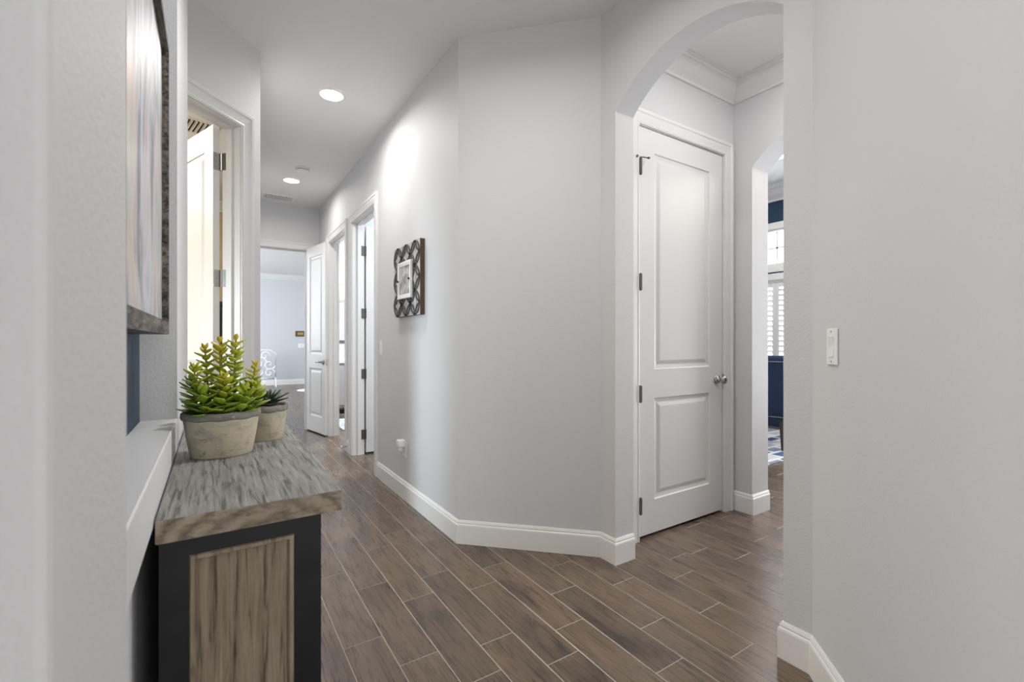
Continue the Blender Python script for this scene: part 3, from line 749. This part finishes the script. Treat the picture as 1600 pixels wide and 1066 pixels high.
# ------------------------------------------------------------------ ceiling fittings
def downlight(label, x, y, z=CZ, r=.078, power=9):
    t = empty('recessed_downlight', label, 'ceiling light', (x, y, z), 0, None)
    bm = bmesh.new()
    lathe(bm, [(r+.018, -.0005), (r+.018, -.004), (r+.010, -.008), (r, -.008), (r, -.004)], 40, cap=False); obj('trim_ring', bm, M_plastic, t, True)
    bm = bmesh.new(); lathe(bm, [(r, -.0015), (r, -.004), (.001, -.0045)], 40); obj('lens', bm, M_lens, t)
    l = bpy.data.lights.new('downlight_lamp', 'AREA'); l.shape = 'DISK'; l.size = r*1.8; l.energy = power; l.color = (1, .97, .93); l.spread = R(165)
    o = bpy.data.objects.new('downlight_lamp', l); COL.objects.link(o); o.parent = t; o.location = (0, 0, -.010)
    return t
downlight('lit recessed ceiling light nearer the camera in the hall ceiling', .72, 3.5, power=8.8)
downlight('added lit recessed ceiling light, out of view over the console and the archway', .72, 1.39, power=10)  # extra fixture outside the view, added for the light it gives
downlight('lit recessed ceiling light farther down the hall, by the smoke detector', .73, 5.61, power=5.8)
downlight('lit recessed ceiling light in the room beyond the inner archway', 5.45, 2.78, 3.30, power=11)
t = empty('smoke_detector', 'round white smoke detector on the hall ceiling by the farther light', 'smoke detector', (.775, 5.16, CZ))
bm = bmesh.new(); lathe(bm, [(.070, 0), (.070, -.012), (.066, -.014)], 32); obj('base_plate', bm, M_plastic, t)
bm = bmesh.new(); lathe(bm, [(.062, -.0145), (.062, -.026), (.050, -.036), (.020, -.038), (.018, -.041), (.001, -.041)], 32); bd = obj('sensor_body', bm, M_plastic, t)
bm = bmesh.new(); lathe(bm, [(.0625, -.019), (.0632, -.021), (.0625, -.023)], 32, cap=False); obj('vent_ring', bm, M_gap, bd)
def grille(name, label, cx, cy, w, l, rz, ns, m):
    t = empty(name, label, 'vent', (cx, cy, CZ), rz)
    bm = bmesh.new()
    for (a, b, c, d) in ((-w/2, w/2, -l/2, -l/2+.02), (-w/2, w/2, l/2-.02, l/2), (-w/2, -w/2+.02, -l/2+.02, l/2-.02), (w/2-.02, w/2, -l/2+.02, l/2-.02)):
        box(bm, (a, c, -.008), (b, d, -.0002))
    obj('vent_frame', bm, m, t)
    bm = bmesh.new(); box(bm, (-w/2+.02, -l/2+.02, -.0012), (w/2-.02, l/2-.02, -.0004)); obj('duct_opening', bm, M_gap, t)
    for k in range(ns):
        x = -w/2+.02+(w-.04)*(k+.5)/ns; bm = bmesh.new()
        box(bm, (-.009, -l/2+.02, -.0012), (.009, l/2-.02, .0012), M=Matrix.Translation((x, 0, -.010)) @ Matrix.Rotation(R(35), 4, 'Y')); obj('slat', bm, m, t)
grille('ceiling_vent', 'slatted ceiling vent above the open door behind the succulents', -.15, 4.62, .42, .30, R(12), 12, M_trim)
grille('ceiling_vent', 'faint flat white vent on the hall ceiling just before the end wall', .68, 6.36, .36, .22, 0, 14, M_plastic)

# ------------------------------------------------------------------ guest room furniture glimpsed past the door
t = empty('wardrobe', 'tall dark cabinet glimpsed in the gap beside the open door behind the succulents', 'cabinet', (-.05, 6.7, 0))
bm = bmesh.new(); box(bm, (-.45, -.22, .06), (.14, .22, 1.60)); cb = obj('body', bm, M_dark, t)
bm = bmesh.new(); box(bm, (-.47, -.24, 1.60), (.155, .23, 1.65), bev=.008); obj('top', bm, M_dark, t)
for a, b in ((-.44, -.16), (-.15, .13)):
    bm = bmesh.new(); box(bm, (a, -.238, .10), (b, -.221, 1.56), bev=.004); obj('door', bm, M_dark, t)
for x in (-.43, .08):
    for y in (-.2, .15):
        bm = bmesh.new(); box(bm, (x, y, 0), (x+.05, y+.05, .06)); obj('leg', bm, M_dark, t)

# ------------------------------------------------------------------ bedroom things
t = empty('wall_panel', 'small dark brown keypad panel on the far bedroom wall', 'wall panel', (2.02, 13.7995, 1.38))
Mbr = mat('brown_panel', (.09, .055, .025), .4); Mgold = mat('amber_screen', (.42, .27, .09), .35)
bm = bmesh.new(); box(bm, (-.125, -.03, -.075), (.125, 0, .075), bev=.006); obj('casing', bm, Mbr, t)
bm = bmesh.new(); box(bm, (-.075, -.033, -.035), (.075, -.0301, .035)); obj('screen', bm, Mgold, t)
t = empty('light_switch', 'white double switch plate under the brown panel on the far bedroom wall', 'light switch', (2.06, 13.7995, 1.05))
bm = bmesh.new(); box(bm, (-.10, -.008, -.06), (.10, 0, .06), bev=.003); obj('cover_plate', bm, M_plastic, t)
for x in (-.05, .05):
    bm = bmesh.new(); box(bm, (x-.018, -.013, -.034), (x+.018, -.0081, .034), bev=.002); obj('rocker', bm, M_plastic, t)
o = None
bm = bmesh.new(); lathe(bm, [(.42, 0), (.43, .004), (.42, .011), (.30, .014), (.001, .014)], 48)
Mrug = mat('white_fluffy_rug', (.85, .85, .84), .95); nr_ = noise(Mrug, coords(Mrug), 70, 4); bump(Mrug, nr_.outputs[0], .8, .01)
o = obj('round_rug', bm, Mrug, None, True); o.location = (2.10, 11.9, .0005); tag(o, 'round white rug on the bedroom floor behind the open hall door', 'rug')
t = empty('scrollwork_stand', 'white scrollwork stand by the far bedroom wall, just above the succulents', 'stand', (1.02, 13.3, 0))
Mwi = mat('white_iron', (.88, .90, .92), .4)
bm = bmesh.new()
for (cx, cz, r0, tw) in ((-.02, .62, .17, 1.6), (.20, .58, .15, -1.5), (.10, .80, .12, 1.4), (-.06, .42, .13, -1.6), (.20, .36, .13, 1.5)):
    tube(bm, [(cx+r0*(1-k/40)*math.cos(tw*2*math.pi*k/40*.9), -.0, cz+r0*(1-k/40)*math.sin(tw*2*math.pi*k/40*.9)) for k in range(38)], .016, 8)
obj('scrolls', bm, Mwi, t, True)
bm = bmesh.new(); tube(bm, [(-.22, 0, .22), (-.22, 0, .86), (-.1, 0, .95), (.2, 0, .95), (.34, 0, .86), (.34, 0, .22), (-.22, 0, .22)], .016, 8); obj('rim', bm, Mwi, t, True)
for x in (-.22, .34):
    for s in (-1, 1):
        bm = bmesh.new(); tube(bm, [(x, s*.15, 0), (x, 0, .24)], .014, 8); obj('leg', bm, Mwi, t)

# ------------------------------------------------------------------ bathroom things
t = empty('vanity', 'grey bathroom vanity with a white sink top seen through the first hall doorway', 'vanity', (1.85, 8.0, 0))
Mvan = mat('grey_cabinet', (.32, .32, .33), .45)
bm = bmesh.new(); box(bm, (-.39, -.24, .10), (.45, .285, .82)); obj('body', bm, Mvan, t)
for a, b in ((-.37, .02), (.04, .43)):
    bm = bmesh.new(); box(bm, (a, -.262, .14), (b, -.241, .78), bev=.004); dr = obj('door', bm, Mvan, t)
    bm = bmesh.new(); tube(bm, [(b-.04, -.285, .5), (b-.04, -.285, .62)], .006, 8); obj('handle', bm, M_steel, dr)
bm = bmesh.new(); box(bm, (-.40, -.27, .821), (.47, .285, .87), bev=.008); tp = obj('sink_top', bm, M_porc, t)
bm = bmesh.new(); lathe(bm, [(.20, .871), (.20, .885), (.18, .885), (.14, .8725), (.001, .8722)], 32, Matrix.Translation((-.1, -.02, 0)), sy=.75); obj('basin', bm, M_porc, tp, True)
bm = bmesh.new(); tube(bm, [(-.10, .2, .871), (-.10, .2, 1.0), (-.10, .15, 1.05), (-.10, .06, 1.04), (-.10, .05, 1.0)], .014, 10); obj('faucet', bm, M_steel, t, True)
for x in (-.37, .41):
    for y in (-.22, .23):
        bm = bmesh.new(); box(bm, (x, y, 0), (x+.04, y+.04, .10)); obj('leg', bm, Mvan, t)
t = empty('mirror', 'silver-framed bathroom mirror above the vanity', 'mirror', (1.85, 8.2995, 1.14))
bm = bmesh.new(); sweep(bm, [(-.36, 0), (-.36, .76), (.42, .76), (.42, 0), (-.36+1e-5, 0)], [(0, 0), (0, .02), (-.05, .025), (-.05, 0)], lambda a, b, h: Vector((a, -h, b))); obj('frame', bm, M_hinge, t)
bm = bmesh.new(); box(bm, (-.31, -.010, .05), (.37, -.001, .71)); obj('glass', bm, M_chrome, t)
t = empty('vanity_light', 'lit wall lamp above the bathroom mirror', 'wall light', (1.80, 8.2995, 2.20))
bm = bmesh.new(); box(bm, (-.25, -.03, -.04), (.25, 0, .04), bev=.006); obj('back_plate', bm, M_steel, t)
for x in (-.17, 0, .17):
    bm = bmesh.new(); lathe(bm, [(.03, -.06), (.055, -.02), (.06, .06), (.05, .10), (.001, .11)], 20, Matrix.Translation((x, -.10, .0))); obj('lamp_shade', bm, M_lens, t, True)
    bm = bmesh.new(); tube(bm, [(x, -.03, -.03), (x, -.08, -.07), (x, -.10, -.06)], .008, 8); obj('arm', bm, M_steel, t)
Mmat = mat('blue_white_mat', rough=.95); ck = N(Mmat, 'ShaderNodeTexVoronoi'); ck.inputs['Scale'].default_value = 14; L(Mmat, coords(Mmat), ck.inputs['Vector'])
L(Mmat, ramp(Mmat, ck.outputs['Distance'], [(.3, (.70, .73, .78)), (.6, (.30, .38, .52))]).outputs[0], bsdf(Mmat).inputs['Base Color'])
bm = bmesh.new(); box(bm, (-.32, -.45, 0), (.32, .45, .014), bev=.005); o = obj('bath_mat', bm, Mmat); o.location = (1.76, 6.75, .0005); tag(o, 'blue and white bath mat on the floor inside the first hall doorway', 'mat')

# ------------------------------------------------------------------ dining room things
Mr = mat('blue_white_rug', rough=.95)
br = N(Mr, 'ShaderNodeTexBrick'); br.offset = .5; L(Mr, coords(Mr), br.inputs['Vector'])
br.inputs['Color1'].default_value = (.62, .62, .60, 1); br.inputs['Color2'].default_value = (.02, .07, .20, 1); br.inputs['Mortar'].default_value = (.62, .62, .60, 1)
br.inputs['Scale'].default_value = 1; br.inputs['Brick Width'].default_value = .26; br.inputs['Row Height'].default_value = .15; br.inputs['Mortar Size'].default_value = .022; br.inputs['Bias'].default_value = .1
L(Mr, br.outputs[0], bsdf(Mr).inputs['Base Color'])
bm = bmesh.new(); box(bm, (3.75, 2.34, .0005), (6.25, 4.3, .011), bev=.003); o = obj('patterned_rug', bm, Mr); tag(o, 'blue and white block-patterned rug under the navy chair', 'rug')
def chair():
    t = empty('upholstered_chair', 'navy velvet chair with nailhead trim and dark legs seen through both archways', 'chair', (5.25, 2.83, .014), R(-75))
    # local: the back faces -Y, the seat faces +Y
    Mv = mat('navy_velvet', (.006, .020, .062), .8); bsdf(Mv).inputs['Sheen Weight'].default_value = .1; bsdf(Mv).inputs['Sheen Tint'].default_value = (.15, .3, .8, 1)
    bm = bmesh.new()
    prof = [(-.20, .33), (-.215, .45), (-.245, .75), (-.27, .93), (-.285, .985), (-.265, 1.01), (-.225, 1.0), (-.195, .95), (-.16, .75), (-.13, .50), (-.12, .33)]
    xs = [-.26, -.25, -.15, 0, .15, .25, .26]; rings = []
    for x in xs:
        k = .012 if abs(x) > .255 else 0
        rings.append([bm.verts.new((x, y+(.0 if not k else (.5*(-.19)-.5*y)*.12), z+(-k if z > .9 else 0))) for y, z in prof])
    for a, b in zip(rings, rings[1:]):
        for k in range(len(prof)): bm.faces.new((a[k], a[(k+1) % len(prof)], b[(k+1) % len(prof)], b[k]))
    bm.faces.new(rings[0]); bm.faces.new(rings[-1][::-1]); obj('backrest', bm, Mv, t, True)
    bm = bmesh.new(); box(bm, (-.26, -.118, .30), (.26, .28, .47), bev=.035, seg=4); obj('seat', bm, Mv, t, True)
    bm = bmesh.new()
    def nail(x, y, z): lathe(bm, [(.007, 0), (.0055, .003), (.001, .0045)], 8, Matrix.Translation((x, y, z)) @ Matrix.Rotation(R(90), 4, 'X'))
    for k in range(29): x = -.245+.0175*k; nail(x, -.2745, .945); nail(x, -.2035, .345)
    for k in range(30):
        z = .36+.0195*k; y = -.203-.07*(z-.345)/.6
        for x in (-.25, .25): nail(x, y-.001, z)
    obj('nailhead_trim', bm, M_steel, t)
    for x in (-.21, .21):
        for y, dy in ((-.165, -.08), (.24, .03)):
            bm = bmesh.new(); tube(bm, [(x, y, .34 if y < 0 else .31), (x*1.05, y+dy*.5, .16), (x*1.12, y+dy, 0)], .022, 8, r1=.012); obj('leg', bm, M_dark, t)
chair()
